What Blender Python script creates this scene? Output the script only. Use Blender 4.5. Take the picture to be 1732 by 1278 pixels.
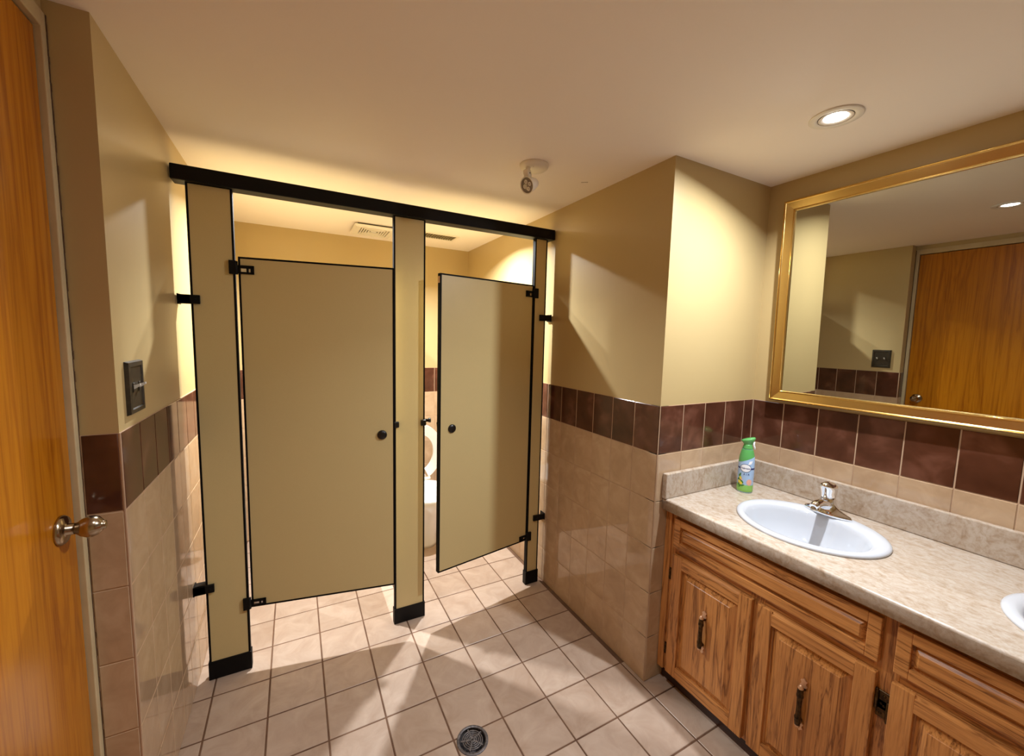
import bpy, bmesh, math, random
from mathutils import Vector, Matrix, Euler
random.seed(7)
S = bpy.context.scene
for o in list(bpy.data.objects): bpy.data.objects.remove(o, do_unlink=True)
COL = S.collection
PI = math.pi

# ------------------------------------------------------------------ room numbers (metres)
XL, XR, XM = 0.2586, 1.9637, 2.5915      # left wall, stall-side wall, mirror wall
YB, YL, YS = -0.8372, -0.6473, 1.30      # wall corner by the vanity, left wall end, back of the stalls
YN = -3.0                                # wall behind the camera
XD = 0.170                               # door plane
H = 2.1993                               # ceiling
TW, TH = 0.139, 0.20325                  # wall tile pitch
T = 0.2032                               # floor tile pitch
CT = 0.827                               # counter top height

# ------------------------------------------------------------------ camera
cam = bpy.data.cameras.new('camera'); co = bpy.data.objects.new('camera', cam); COL.objects.link(co)
S.camera = co
CAMP = Vector((0.6516, -1.9965, 1.4825)); yaw, pit, rol, fpx = 0.4915, -0.0984, 0.0252, 687.46
cam.sensor_fit = 'HORIZONTAL'; cam.sensor_width = 36.0; cam.lens = fpx/1732*36.0
cam.clip_start = 0.02
fw = Vector((math.sin(yaw)*math.cos(pit), math.cos(yaw)*math.cos(pit), math.sin(pit)))
rt = Vector((math.cos(yaw), -math.sin(yaw), 0)); up = rt.cross(fw)
r2 = rt*math.cos(rol)+up*math.sin(rol); u2 = -rt*math.sin(rol)+up*math.cos(rol)
m = Matrix((r2, u2, -fw)).transposed().to_4x4(); m.translation = CAMP
co.matrix_world = m

# ------------------------------------------------------------------ world, exposure, lamps
w = bpy.data.worlds.new('world'); S.world = w; w.use_nodes = True
w.node_tree.nodes['Background'].inputs[0].default_value = (0, 0, 0, 1)
S.view_settings.view_transform = 'Standard'; S.view_settings.look = 'None'
S.view_settings.gamma = 1.0; S.view_settings.use_curve_mapping = False
S.view_settings.exposure = 1.70
S.cycles.max_bounces = 16; S.cycles.diffuse_bounces = 12; S.cycles.glossy_bounces = 8
# x, y, watts, spread (degrees), colour
# vanity: seen in the ceiling; middle: above the frame, seen in the mirror; stalls: over the headrail
# (the rim of one shows above it, both throw the shadows of the doors on the floor)
LAMPS = {
    'vanity': (2.172, -1.272, 6.8, 162, (0.95, 1.0, 1.06)),
    'middle': (1.150, -1.290, 1.5, 120, (0.95, 1.0, 1.06)),
    'stall_a': (0.690, 0.400, 11.4, 143, (0.95, 1.0, 1.04)),
    'stall_b': (1.580, 0.400, 11.4, 143, (0.95, 1.0, 1.04)),
}
TILT = {'vanity': 12}

# ------------------------------------------------------------------ helpers
class MB:
    def __init__(s): s.v = []; s.f = []; s.sm = []
    def add(s, vs, fs, smooth=False):
        b = len(s.v); s.v += [Vector(v) for v in vs]
        for f in fs: s.f.append([b+i for i in f]); s.sm.append(smooth)
        return s
    def box(s, x0, x1, y0, y1, z0, z1, bev=0.0):
        if x0 > x1: x0, x1 = x1, x0
        if y0 > y1: y0, y1 = y1, y0
        if z0 > z1: z0, z1 = z1, z0
        bm = bmesh.new(); bmesh.ops.create_cube(bm, size=1.0)
        for v in bm.verts:
            v.co = Vector((x0+(v.co.x+.5)*(x1-x0), y0+(v.co.y+.5)*(y1-y0), z0+(v.co.z+.5)*(z1-z0)))
        if bev > 0:
            bmesh.ops.bevel(bm, geom=list(bm.edges), offset=bev, segments=2 if bev > .0015 else 1, affect='EDGES', profile=.5)
        return s.bm(bm)
    def bm(s, bm, mat=None, smooth=False):
        bm.verts.ensure_lookup_table(); bm.normal_update()
        idx = {v: i for i, v in enumerate(bm.verts)}
        vs = [(mat @ v.co) if mat else v.co.copy() for v in bm.verts]
        s.add(vs, [[idx[v] for v in f.verts] for f in bm.faces], smooth); bm.free(); return s
    def loft(s, secs, cap0=True, cap1=True, closed=True, smooth=True):
        n = len(secs[0]); vs = [p for sec in secs for p in sec]; fs = []
        for i in range(len(secs)-1):
            for j in range(n if closed else n-1):
                k = (j+1) % n
                fs.append([i*n+j, i*n+k, (i+1)*n+k, (i+1)*n+j])
        s.add(vs, fs, smooth)
        if cap0: s.add(secs[0], [list(range(n))[::-1]], False)
        if cap1: s.add(secs[-1], [list(range(n))], False)
        return s
    def lathe(s, prof, c=(0,0,0), ax=(0,0,1), seg=32, cap0=True, cap1=True, smooth=True):
        """prof: (radius, height along ax)"""
        a = Vector(ax).normalized(); q = Vector((0,0,1)).rotation_difference(a); c = Vector(c)
        secs = []
        for r, h in prof:
            r = max(r, 1e-5)
            secs.append([c + q @ Vector((r*math.cos(2*PI*k/seg), r*math.sin(2*PI*k/seg), h)) for k in range(seg)])
        return s.loft(secs, cap0, cap1, True, smooth)
    def tube(s, pts, rad, seg=12, flat=1.0, smooth=True):
        pts = [Vector(p) for p in pts]; n = len(pts)
        rs = rad if isinstance(rad, (list, tuple)) else [rad]*n
        secs = []; ref = None
        for i, p in enumerate(pts):
            d = (pts[min(i+1, n-1)]-pts[max(i-1, 0)]).normalized()
            if ref is None:
                ref = Vector((0,0,1)) if abs(d.z) < .9 else Vector((1,0,0))
            b = d.cross(ref).normalized(); ref = b.cross(d).normalized()
            secs.append([p + b*rs[i]*math.cos(2*PI*k/seg) + ref*rs[i]*flat*math.sin(2*PI*k/seg) for k in range(seg)])
        return s.loft(secs, smooth=smooth)
    def quad(s, a, b, c, d): return s.add([a, b, c, d], [[0, 1, 2, 3]])
    def mesh(s, name, mat=None, origin=(0,0,0)):
        me = bpy.data.meshes.new(name); o = Vector(origin)
        me.from_pydata([tuple(v-o) for v in s.v], [], s.f)
        me.polygons.foreach_set('use_smooth', s.sm)
        bm = bmesh.new(); bm.from_mesh(me)
        bmesh.ops.remove_doubles(bm, verts=bm.verts, dist=1e-6)
        bmesh.ops.recalc_face_normals(bm, faces=bm.faces); bm.to_mesh(me); bm.free()
        if mat: me.materials.append(M[mat])
        me.update(); return me
    def build(s, name, mat, parent=None, origin=None):
        """world-space vertices; origin defaults to the parent's world place"""
        og = Vector(origin) if origin is not None else Vector((0,0,0))
        wp = WORLD.get(parent.name, Vector((0,0,0))) if parent else Vector((0,0,0))
        if origin is None: og = wp
        o = bpy.data.objects.new(name, s.mesh(name, mat, og)); COL.objects.link(o)
        o.parent = parent; o.location = og - wp
        WORLD[o.name] = og
        return o
WORLD = {}
def tag(o, label=None, cat=None, group=None, kind=None):
    if label: o['label'] = label
    if cat: o['category'] = cat
    if group: o['group'] = group
    if kind: o['kind'] = kind
    return o
def thing(name, loc, label, cat, group=None):
    o = bpy.data.objects.new(name, None); COL.objects.link(o); o.location = loc; o.empty_display_size = .05
    WORLD[o.name] = Vector(loc); return tag(o, label, cat, group)
def struct(mb, name, mat, parent=None):
    o = mb.build(name, mat, parent); o['kind'] = 'structure'; return o
def copy_tree(o, parent=None):
    c = o.copy(); COL.objects.link(c); c.parent = parent
    for ch in list(o.children): copy_tree(ch, c)
    return c
def lamp(name, key, parent, z):
    x, y, e, sp, c = LAMPS[key]
    L = bpy.data.lights.new(name, 'AREA'); L.shape = 'DISK'; L.size = .042; L.energy = e; L.color = c
    L.spread = math.radians(sp)
    o = bpy.data.objects.new(name, L); COL.objects.link(o); o.parent = parent
    o.location = Vector((x, y, z)) - WORLD[parent.name]
    o.rotation_euler = (0, math.radians(TILT.get(key, 0)), 0)      # gimbal tilt towards the room
    return o

def cut(o, cutter):
    """take the closed shape out of the object's mesh (world coordinates, object unrotated or tile)"""
    c = bpy.data.objects.new('cutter', cutter.mesh('cutter')); COL.objects.link(c)
    md = o.modifiers.new('cut', 'BOOLEAN'); md.operation = 'DIFFERENCE'; md.object = c; md.solver = 'EXACT'
    bpy.context.view_layer.update()
    me = bpy.data.meshes.new_from_object(o.evaluated_get(bpy.context.evaluated_depsgraph_get()))
    o.modifiers.clear(); o.data = me; cm = c.data
    bpy.data.objects.remove(c, do_unlink=True); bpy.data.meshes.remove(cm)

# ------------------------------------------------------------------ materials
M = {}
def lin(r, g, b):
    f = lambda c: (c/255/12.92) if c/255 <= .04045 else ((c/255+.055)/1.055)**2.4
    return (f(r), f(g), f(b), 1)
class NT:
    def __init__(s, name):
        s.m = bpy.data.materials.new(name); s.m.use_nodes = True; s.t = s.m.node_tree
        s.b = s.t.nodes['Principled BSDF']; M[name] = s.m
    def n(s, typ, **k):
        nd = s.t.nodes.new(typ)
        for a, v in k.items():
            if a in nd.inputs.keys(): nd.inputs[a].default_value = v
            else: setattr(nd, a, v)
        return nd
    def l(s, a, b): s.t.links.new(a, b)
    def coords(s, scale=(1,1,1), rnd=False, kind='Object'):
        tc = s.n('ShaderNodeTexCoord'); mp = s.n('ShaderNodeMapping'); mp.inputs['Scale'].default_value = scale
        s.l(tc.outputs[kind], mp.inputs['Vector'])
        if rnd:
            oi = s.n('ShaderNodeObjectInfo'); mu = s.n('ShaderNodeVectorMath', operation='SCALE')
            cb = s.n('ShaderNodeCombineXYZ'); 
            for i in range(3): s.l(oi.outputs['Random'], cb.inputs[i])
            mu.inputs['Scale'].default_value = 37.0; s.l(cb.outputs[0], mu.inputs[0])
            ad = s.n('ShaderNodeVectorMath', operation='ADD'); s.l(mp.outputs[0], ad.inputs[0]); s.l(mu.outputs[0], ad.inputs[1])
            return ad.outputs[0]
        return mp.outputs[0]
    def noise(s, vec, scale, detail=4, rough=.55, dist=0.0):
        nd = s.n('ShaderNodeTexNoise'); nd.inputs['Scale'].default_value = scale; nd.inputs['Detail'].default_value = detail
        nd.inputs['Roughness'].default_value = rough; nd.inputs['Distortion'].default_value = dist
        s.l(vec, nd.inputs['Vector']); return nd.outputs['Fac']
    def ramp(s, fac, stops):
        r = s.n('ShaderNodeValToRGB'); e = r.color_ramp.elements
        while len(e) < len(stops): e.new(.5)
        for i, (p, c) in enumerate(stops): e[i].position = p; e[i].color = c
        s.l(fac, r.inputs[0]); return r.outputs[0]
    def mix(s, fac, a, b, typ='MIX'):
        x = s.n('ShaderNodeMix', data_type='RGBA', blend_type=typ)
        for v, i in ((fac, 0), (a, 6), (b, 7)):
            if hasattr(v, 'links'): s.l(v, x.inputs[i])
            else: x.inputs[i].default_value = v
        return x.outputs[2]
    def bump(s, fac, strength=.1, dist=.001):
        b = s.n('ShaderNodeBump'); b.inputs['Strength'].default_value = strength; b.inputs['Distance'].default_value = dist
        s.l(fac, b.inputs['Height']); s.l(b.outputs[0], s.b.inputs['Normal'])
    def set(s, col=None, rough=None, metal=None, spec=None, coat=None):
        if col is not None:
            if hasattr(col, 'links'): s.l(col, s.b.inputs['Base Color'])
            else: s.b.inputs['Base Color'].default_value = col
        if rough is not None:
            if hasattr(rough, 'links'): s.l(rough, s.b.inputs['Roughness'])
            else: s.b.inputs['Roughness'].default_value = rough
        if metal is not None: s.b.inputs['Metallic'].default_value = metal
        if spec is not None: s.b.inputs['Specular IOR Level'].default_value = spec
        if coat is not None: s.b.inputs['Coat Weight'].default_value = coat
        return s
def plain(name, col, rough=.5, metal=0, spec=.5, coat=0):
    return NT(name).set(col, rough, metal, spec, coat)

# paint on the walls: cream semi gloss with a slight roller texture
k = NT('wall_paint'); v = k.coords(); n1 = k.noise(v, 1.3, 3); n2 = k.noise(v, 260, 2)
k.set(k.ramp(n1, [(.3, lin(182, 159, 112)), (.7, lin(188, 165, 118))]), .36, 0, .45); k.bump(n2, .12, .0006)
k = NT('ceiling_paint'); v = k.coords(); n1 = k.noise(v, 1.1, 3); n2 = k.noise(v, 180, 2)
k.set(k.ramp(n1, [(.3, lin(250, 240, 231)), (.7, lin(252, 243, 235))]), .7, 0, .3); k.bump(n2, .1, .0008)
k = NT('jamb_paint'); v = k.coords(); n1 = k.noise(v, 9, 4)
k.set(k.ramp(n1, [(.3, lin(188, 168, 128)), (.7, lin(206, 186, 146))]), .45)
# tiles
k = NT('beige_tile'); v = k.coords(rnd=True); n1 = k.noise(v, 11, 5, .6, .8); n2 = k.noise(v, 45, 3)
c = k.ramp(n1, [(.25, lin(178, 150, 120)), (.5, lin(190, 162, 131)), (.75, lin(202, 176, 146))])
oi = k.n('ShaderNodeObjectInfo'); k2 = k.ramp(oi.outputs['Random'], [(0, lin(246, 243, 240)), (1, lin(255, 255, 255))])
k.set(k.mix(1.0, c, k2, 'MULTIPLY'), .055, 0, .5)
k = NT('brown_tile'); v = k.coords(rnd=True); n1 = k.noise(v, 9, 3, .5, .3)
k.set(k.ramp(n1, [(.3, lin(66, 37, 25)), (.52, lin(82, 48, 34)), (.78, lin(118, 78, 62))]), .1, 0, .5); k.bump(k.noise(v, 6, 2), .06, .002)
k = NT('floor_tile'); v = k.coords(rnd=True); n1 = k.noise(v, 9, 6, .62, 1.0); n2 = k.noise(v, 160, 3)
c = k.ramp(n1, [(.25, lin(170, 146, 127)), (.5, lin(183, 161, 143)), (.75, lin(195, 175, 158))])
oi = k.n('ShaderNodeObjectInfo'); k2 = k.ramp(oi.outputs['Random'], [(0, lin(240, 236, 232)), (1, lin(255, 255, 255))])
k.set(k.mix(1.0, c, k2, 'MULTIPLY'), .33, 0, .5); k.bump(n2, .1, .0006)
k = NT('floor_grout'); v = k.coords(); n1 = k.noise(v, 7, 4)
k.set(k.ramp(n1, [(.3, lin(84, 56, 38)), (.7, lin(122, 92, 70))]), .9)
k = NT('wall_grout'); v = k.coords(); k.set(k.ramp(k.noise(v, 6, 4), [(.3, lin(170, 138, 110)), (.7, lin(194, 164, 136))]), .85)
# laminate and metal of the stalls
k = NT('khaki_laminate'); v = k.coords(); n1 = k.noise(v, 700, 2); 
k.set(k.ramp(n1, [(.3, lin(205, 186, 133)), (.7, lin(211, 192, 139))]), .38, 0, .4)
plain('black_metal', lin(12, 10, 10), .5, 0, .2)
plain('black_edge', lin(9, 7, 7), .6, 0, .15)
plain('black_plastic', lin(20, 18, 18), .3)
# metals
plain('chrome', (.86, .86, .87, 1), .06, 1)
plain('nickel', lin(172, 156, 134), .2, 1)
k = NT('brass'); v = k.coords((1, 1, 1)); n1 = k.noise(v, 420, 2)
k.set(k.ramp(n1, [(.3, lin(214, 182, 116)), (.7, lin(226, 196, 130))]), .26, 1); k.bump(n1, .04, .0004)
plain('bright_brass', lin(238, 204, 130), .08, 1)
plain('mirror_silver', (.60, .61, .56, 1), .004, 1)
k = NT('antique_bronze'); v = k.coords(); k.set(k.ramp(k.noise(v, 90, 3), [(.35, lin(46, 32, 18)), (.7, lin(96, 72, 40))]), .35, .8)
plain('copper_end', lin(224, 182, 146), .35, .5)
k = NT('cast_grey'); v = k.coords(); n1 = k.noise(v, 110, 3); k.set(k.ramp(n1, [(.3, lin(70, 67, 68)), (.7, lin(132, 126, 126))]), .42, .35); k.bump(n1, .3, .001)
plain('duct_metal', lin(112, 106, 96), .55, .4)
plain('ceramic', lin(236, 238, 240), .06, 0, .6, .3)
plain('sink_white', lin(200, 204, 211), .08, 0, .5, .2)
plain('white_plastic', lin(236, 228, 214), .35)
plain('white_enamel', lin(238, 232, 222), .35)
plain('toggle_white', lin(214, 208, 196), .4)
plain('vent_metal', lin(150, 136, 104), .5, .3)
plain('crack_brown', lin(92, 66, 42), .9)
k = NT('switch_brown'); v = k.coords(); k.set(k.ramp(k.noise(v, 60, 3), [(.3, lin(36, 29, 20)), (.7, lin(56, 47, 33))]), .4)
k = NT('lens_grey'); k.set(lin(150, 138, 126), .25, .2)
k = NT('bulb_glow'); k.b.inputs['Emission Color'].default_value = (1, .97, .92, 1); k.b.inputs['Emission Strength'].default_value = 14; k.set(lin(250, 250, 250), .2)
k = NT('reflector_white'); k.set(lin(236, 228, 220), .25)
# oak; one material for each grain direction (0 x, 1 y, 2 z)
def wood(name, axis, dark, mid, light, sc=1.0, rough=.32, fig=.6, rnd=False):
    k = NT(name); s = [16*sc]*3; s[axis] = 1.1*sc
    v = k.coords(tuple(s), rnd=rnd); n1 = k.noise(v, 1.6, 5, .6, fig)
    wv = k.n('ShaderNodeMath', operation='MULTIPLY'); wv.inputs[1].default_value = 9.0; k.l(n1, wv.inputs[0])
    fr = k.n('ShaderNodeMath', operation='PINGPONG'); fr.inputs[1].default_value = 1.0; k.l(wv.outputs[0], fr.inputs[0])
    s2 = [150*sc]*3; s2[axis] = 3.5*sc
    v2 = k.coords(tuple(s2), rnd=rnd); n2 = k.noise(v2, 1.5, 3, .6)
    c1 = k.ramp(fr.outputs[0], [(.0, dark), (.28, mid), (.75, light), (1, mid)])
    c2 = k.ramp(n2, [(.34, dark), (.52, lin(255, 255, 255))])
    k.set(k.mix(.38, c1, c2, 'MULTIPLY'), rough, 0, .45); k.bump(n2, .12, .0006)
    return k
OD, OM, OL = lin(136, 84, 40), lin(192, 130, 70), lin(204, 142, 80)
wood('oak_v', 2, OD, OM, OL); wood('oak_h', 1, OD, OM, OL); wood('oak_dark', 1, lin(44, 22, 10), lin(60, 32, 16), lin(72, 40, 20))
wood('door_veneer', 2, lin(166, 98, 14), lin(182, 112, 18), lin(188, 118, 20), sc=.34, rough=.26, fig=.9)
# counter laminate: cream with streaky tan clouds
k = NT('counter_laminate'); v = k.coords((1.6, 1, 1)); n1 = k.noise(v, 16, 7, .68, 1.4); n2 = k.noise(v, 60, 4, .7, .6)
c = k.ramp(n1, [(.28, lin(158, 136, 114)), (.45, lin(184, 168, 151)), (.6, lin(193, 181, 168)), (.8, lin(175, 156, 135))])
c2 = k.ramp(n2, [(.3, lin(222, 206, 184)), (.55, lin(255, 255, 255))])
k.set(k.mix(.7, c, c2, 'MULTIPLY'), .22, 0, .5)
# spray can colours
plain('can_green', lin(92, 168, 92), .25); plain('can_green_light', lin(140, 200, 96), .3)
plain('can_blue', lin(168, 200, 236), .3); plain('can_blue_mid', lin(120, 162, 222), .3); plain('can_navy', lin(28, 44, 112), .3)
plain('can_white', lin(244, 246, 250), .3); plain('can_yellow', lin(232, 214, 70), .35); plain('can_leaf', lin(70, 132, 46), .35)
plain('can_pink', lin(232, 176, 156), .35)

# ------------------------------------------------------------------ room shell
g0, g1 = .0016, .0040     # grout face and paint face behind the tile face
def tile_mesh(name, w_, h_, mat, th=.006, bev=.0016, gap=.003):
    a, b = w_/2-gap/2, h_/2-gap/2; bv = min(bev, a*.4, b*.4)
    vs = []
    for (x, y, z) in ((a, b, -th), (a, b, -bv*.8), (a-bv, b-bv, 0)):
        vs += [(-x, -y, z), (x, -y, z), (x, y, z), (-x, y, z)]
    fs = [[8, 9, 10, 11]]
    for r in (0, 4):
        for i in range(4):
            j = (i+1) % 4; fs.append([r+i, r+j, r+4+j, r+4+i])
    me = bpy.data.meshes.new(name); me.from_pydata(vs, [], fs); me.materials.append(M[mat]); me.update(); return me
CACHE = {}
def put_tile(name, mat, w_, h_, loc, rot, parent, gap):
    key = (name, mat, round(w_, 3), round(h_, 3))
    if key not in CACHE: CACHE[key] = tile_mesh(name, w_, h_, mat, gap=gap)
    o = bpy.data.objects.new(name, CACHE[key]); COL.objects.link(o); o.parent = parent
    j = lambda s: random.uniform(-s, s)
    o.location = loc; o.rotation_euler = (rot[0]+j(.0022), rot[1]+j(.0022), rot[2])
    return o
ROT = {'-y': (PI/2, 0, 0), '-x': (PI/2, 0, -PI/2), '+x': (PI/2, 0, PI/2)}
def cuts(a, b, step, first):
    """tile joints between a and b, with one joint at first"""
    k0 = math.ceil((a-first)/step-1e-6); out = [a]; x = first+k0*step
    while x < b-1e-6:
        if x > a+1e-3: out.append(x)
        x += step
    out.append(b); return out
def tile_wall(parent, facing, pos, a, b, first, rows, step=TW):
    """rows: list of (z0, z1, material)"""
    cs = cuts(a, b, step, first)
    for z0, z1, mt in rows:
        for i in range(len(cs)-1):
            u0, u1 = cs[i], cs[i+1]
            if u1-u0 < .008: continue
            u = (u0+u1)/2; z = (z0+z1)/2
            loc = (u, pos, z) if facing == '-y' else (pos, u, z)
            put_tile('wall_tile', mt, u1-u0, z1-z0, loc, ROT[facing], parent, .0042 if mt == 'brown_tile' else .0024)
ROWS = [(i*TH, (i+1)*TH, 'beige_tile') for i in range(5)] + [(5*TH, 6*TH, 'brown_tile')]
ZB = 6*TH

# floor
fl = struct(MB().box(-.1, XM+.1, YN-.1, YS+.1, -.08, -.0016), 'floor', 'floor_grout')
GX, GY = .5243, .306
xs = cuts(XD, XM, T, GX); ys = cuts(-2.85, YS, T, GY)
for i in range(len(xs)-1):
    for j in range(len(ys)-1):
        x0, x1, y0, y1 = xs[i], xs[i+1], ys[j], ys[j+1]
        if x1-x0 < .01 or y1-y0 < .01: continue
        if x0 > 2.08 and y1 < -.86: continue
        if x0 >= XR-.03 and y0 > YB-.03: continue
        if x1 <= XL+.005 and y0 > YL-.02: continue
        put_tile('floor_tile', 'floor_tile', x1-x0, y1-y0, ((x0+x1)/2, (y0+y1)/2, 0), (0, 0, 0), fl, .0062)
# ceiling, with the holes of the recessed lamps
ce = struct(MB().box(-.1, XM+.1, YN-.1, YS+.1, H, H+.1), 'ceiling', 'ceiling_paint')
cr = MB()
for i in range(5):
    x = 1.829+i*.005; y = -.424-i*.0035+random.uniform(-.001, .001)
    cr.box(x, x+.005, y-.0012, y+.0018, H-.0008, H+.001)
cr.build('crack_mark', 'crack_brown', ce)

# left wall (x = XL), ending at the door recess
wl = struct(MB().box(.06, XL-g1, YL+g1, YS+.1, 0, H), 'wall_left', 'wall_paint')
MB().box(.20, XL-g0, YL+g1, YS, 0, ZB-.001).build('grout_bed', 'wall_grout', wl)
MB().box(XD+.012, XL-g1, YL+g0, YL+.03, 0, ZB-.001).build('grout_bed', 'wall_grout', wl)
tile_wall(wl, '+x', XL, YL+.004, YS, YL+.004, ROWS)
tile_wall(wl, '-y', YL, XD+.0135, XL-.004, XL-.004, ROWS)
MB().box(XL-.0045, XL-.0004, YL+.0004, YL+.0045, 0, ZB-.0008, .0008).build('corner_bead', 'wall_grout', wl)
# wall around the entrance door
DY0, DY1, DZ = -1.490, -.668, 2.128       # door leaf
wd = MB().box(.02, XD+.006, YN-.1, DY0-.06, 0, H).box(.02, XD+.006, DY0-.07, YL+.02, DZ+.035, H)
struct(wd, 'wall_entrance', 'wall_paint')
jm = MB()
jm.box(.03, XD+.012, DY1+.003, YL+.004, 0, DZ+.04, .002).box(.03, XD+.012, DY0-.06, DY0-.003, 0, DZ+.04, .002).box(.03, XD+.0118, DY0-.06, YL+.004, DZ+.004, DZ+.04, .002)
struct(jm, 'trim_1', 'jamb_paint')
# hairline crack where the jamb meets the plaster
ck = MB(); z = .02
while z < H-.05:
    dz = random.uniform(.012, .03); q = XD+.0122+random.uniform(0, .0010); ck.box(q, q+random.uniform(.0003, .0011), YL-.0003, YL+.01, z, z+dz); z += dz
MBc = ck.build('joint_crack', 'crack_brown', bpy.data.objects['trim_1'])
d1 = struct(MB().box(XD-.04, XD, DY0, DY1, .012, DZ, .0015), 'door_1', 'door_veneer')
KY, KZ = -.735, 1.02
kn = MB().lathe([(.0, 0), (.034, 0), (.034, .004), (.030, .009), (.018, .011), (.0135, .013), (.0125, .026)], (XD, KY, KZ), (1, 0, 0)).build('knob_rose', 'nickel', d1)
MB().lathe([(.0125, .024), (.0135, .028), (.020, .036), (.0245, .047), (.0245, .055), (.021, .064), (.0135, .071), (.0095, .0735), (.0095, .077), (.004, .0785), (0, .0785)], (XD, KY, KZ), (1, 0, 0)).build('door_knob', 'nickel', d1)

# stall-side wall and the block beside the vanity
wr = struct(MB().box(XR+g1, XM+.1, YB+g1, YS+.1, 0, H), 'wall_right', 'wall_paint')
MB().box(XR+g0, XR+.05, YB+g0, YS, 0, ZB-.001).box(XR+g0, XM, YB+g0, YB+.05, 0, ZB-.001).build('grout_bed', 'wall_grout', wr)
tile_wall(wr, '-x', XR, YB+.0035, YS, YB+.0035, ROWS)
MB().box(XR+.0004, XR+.004, YB+.0004, YB+.004, 0, ZB-.0008, .0008).build('corner_bead', 'wall_grout', wr)
tile_wall(wr, '-y', YB, XR+.0035, XM, XR+.0035, ROWS)
# mirror wall
wm = struct(MB().box(XM+g1, XM+.1, YN-.1, YB+.1, 0, H), 'wall_mirror_side', 'wall_paint')
MB().box(XM+g0, XM+.05, -2.55, YB+.02, .6, ZB-.001).build('grout_bed', 'wall_grout', wm)
tile_wall(wm, '-x', XM, YB-TW*12, YB, YB, ROWS[4:])
# back of the stalls and the wall behind the camera
wb = struct(MB().box(-.1, XM+.1, YS+g1, YS+.1, 0, H), 'wall_back', 'wall_paint')
MB().box(XL, XR, YS+g0, YS+.05, 0, ZB-.001).build('grout_bed', 'wall_grout', wb)
tile_wall(wb, '-y', YS, XL, XR, XL+.03, ROWS)
struct(MB().box(-.1, XM+.1, YN-.1, YN, 0, H), 'wall_near', 'wall_paint')

# ------------------------------------------------------------------ toilet partition
ZR0, ZR1, ZP = 2.036, 2.092, .0811
tp = thing('toilet_partition', (1.11, .0125, 0), 'khaki laminate toilet partition with black edges, shoes and headrail across two stalls', 'partition')
hr = MB().box(XL+.001, XR-.001, -.022, .046, ZR0, ZR1, .004)
tag(hr.build('headrail', 'black_metal', tp), 'black metal headrail')
PX = [(.3002, .4476), (1.0726, 1.2241), (1.8477, 1.9271)]
TE = .0075
def panel(name, p0, p1, z0, z1, th, parent, lab=None, top=True):
    """upright laminate panel between two plan points (front face line), black edge banding"""
    p0 = Vector((p0[0], p0[1], 0)); p1 = Vector((p1[0], p1[1], 0)); d = (p1-p0).normalized(); n = Vector((-d.y, d.x, 0))
    def slab(mb, s0, s1, t0, t1, a, b):
        vs = []
        for z_ in (a, b):
            for (s_, t_) in ((s0, t0), (s1, t0), (s1, t1), (s0, t1)):
                q = p0+d*s_+n*t_; vs.append((q.x, q.y, z_))
        mb.add(vs, [[3, 2, 1, 0], [4, 5, 6, 7], [0, 1, 5, 4], [1, 2, 6, 5], [2, 3, 7, 6], [3, 0, 4, 7]]); return mb
    L = (p1-p0).length
    o = slab(MB(), TE, L-TE, 0, th, z0+TE, z1-TE).build(name, 'khaki_laminate', parent)
    e = MB(); pr = .0008
    slab(e, 0, TE, -pr, th+pr, z0, z1); slab(e, L-TE, L, -pr, th+pr, z0, z1)
    slab(e, TE, L-TE, -pr, th+pr, z0, z0+TE); slab(e, TE, L-TE, -pr, th+pr, z1-TE, z1)
    e.build('edge_band', 'black_edge', o)
    if lab: tag(o, lab)
    return o, p0, d, n, L, slab
for i, (a, b) in enumerate(PX):
    o, *_ = panel('pilaster', (a, 0), (b, 0), .02, ZR0+.005, .025, tp)
    sh = MB(); sh.box(a-.004, b+.004, -.005, .030, 0.001, ZP, .002); sh.build('pilaster_shoe', 'black_metal', o)
    if i != 1:
        wx, e = (XL+.001, b) if i == 0 else (XR-.001, a)
        for zc in (1.600, .412):
            br = MB()
            if i == 0: br.box(wx, a+.030, -.012, -.0012, zc-.017, zc+.017, .001).box(wx, wx+.004, -.012, .034, zc-.02, zc+.02).box(wx, a-.001, -.012, .03, zc-.017, zc+.017)
            else: br.box(b-.042, wx, -.012, -.0012, zc-.017, zc+.017, .001).box(wx-.004, wx, -.012, .034, zc-.02, zc+.02)
            x0 = a+.015 if i == 0 else b-.02
            br.lathe([(.004, 0), (.0035, .0015), (0, .002)], (x0, -.012, zc), (0, -1, 0), 10)
            br.build('wall_bracket', 'black_metal', o)
    else:
        for xx in (a+.0075, b-.0085):
            st = MB().box(xx-.014, xx+.014, -.013, -.0012, 1.030, 1.060, .004)
            st.build('latch_keeper', 'black_plastic', o)
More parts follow.
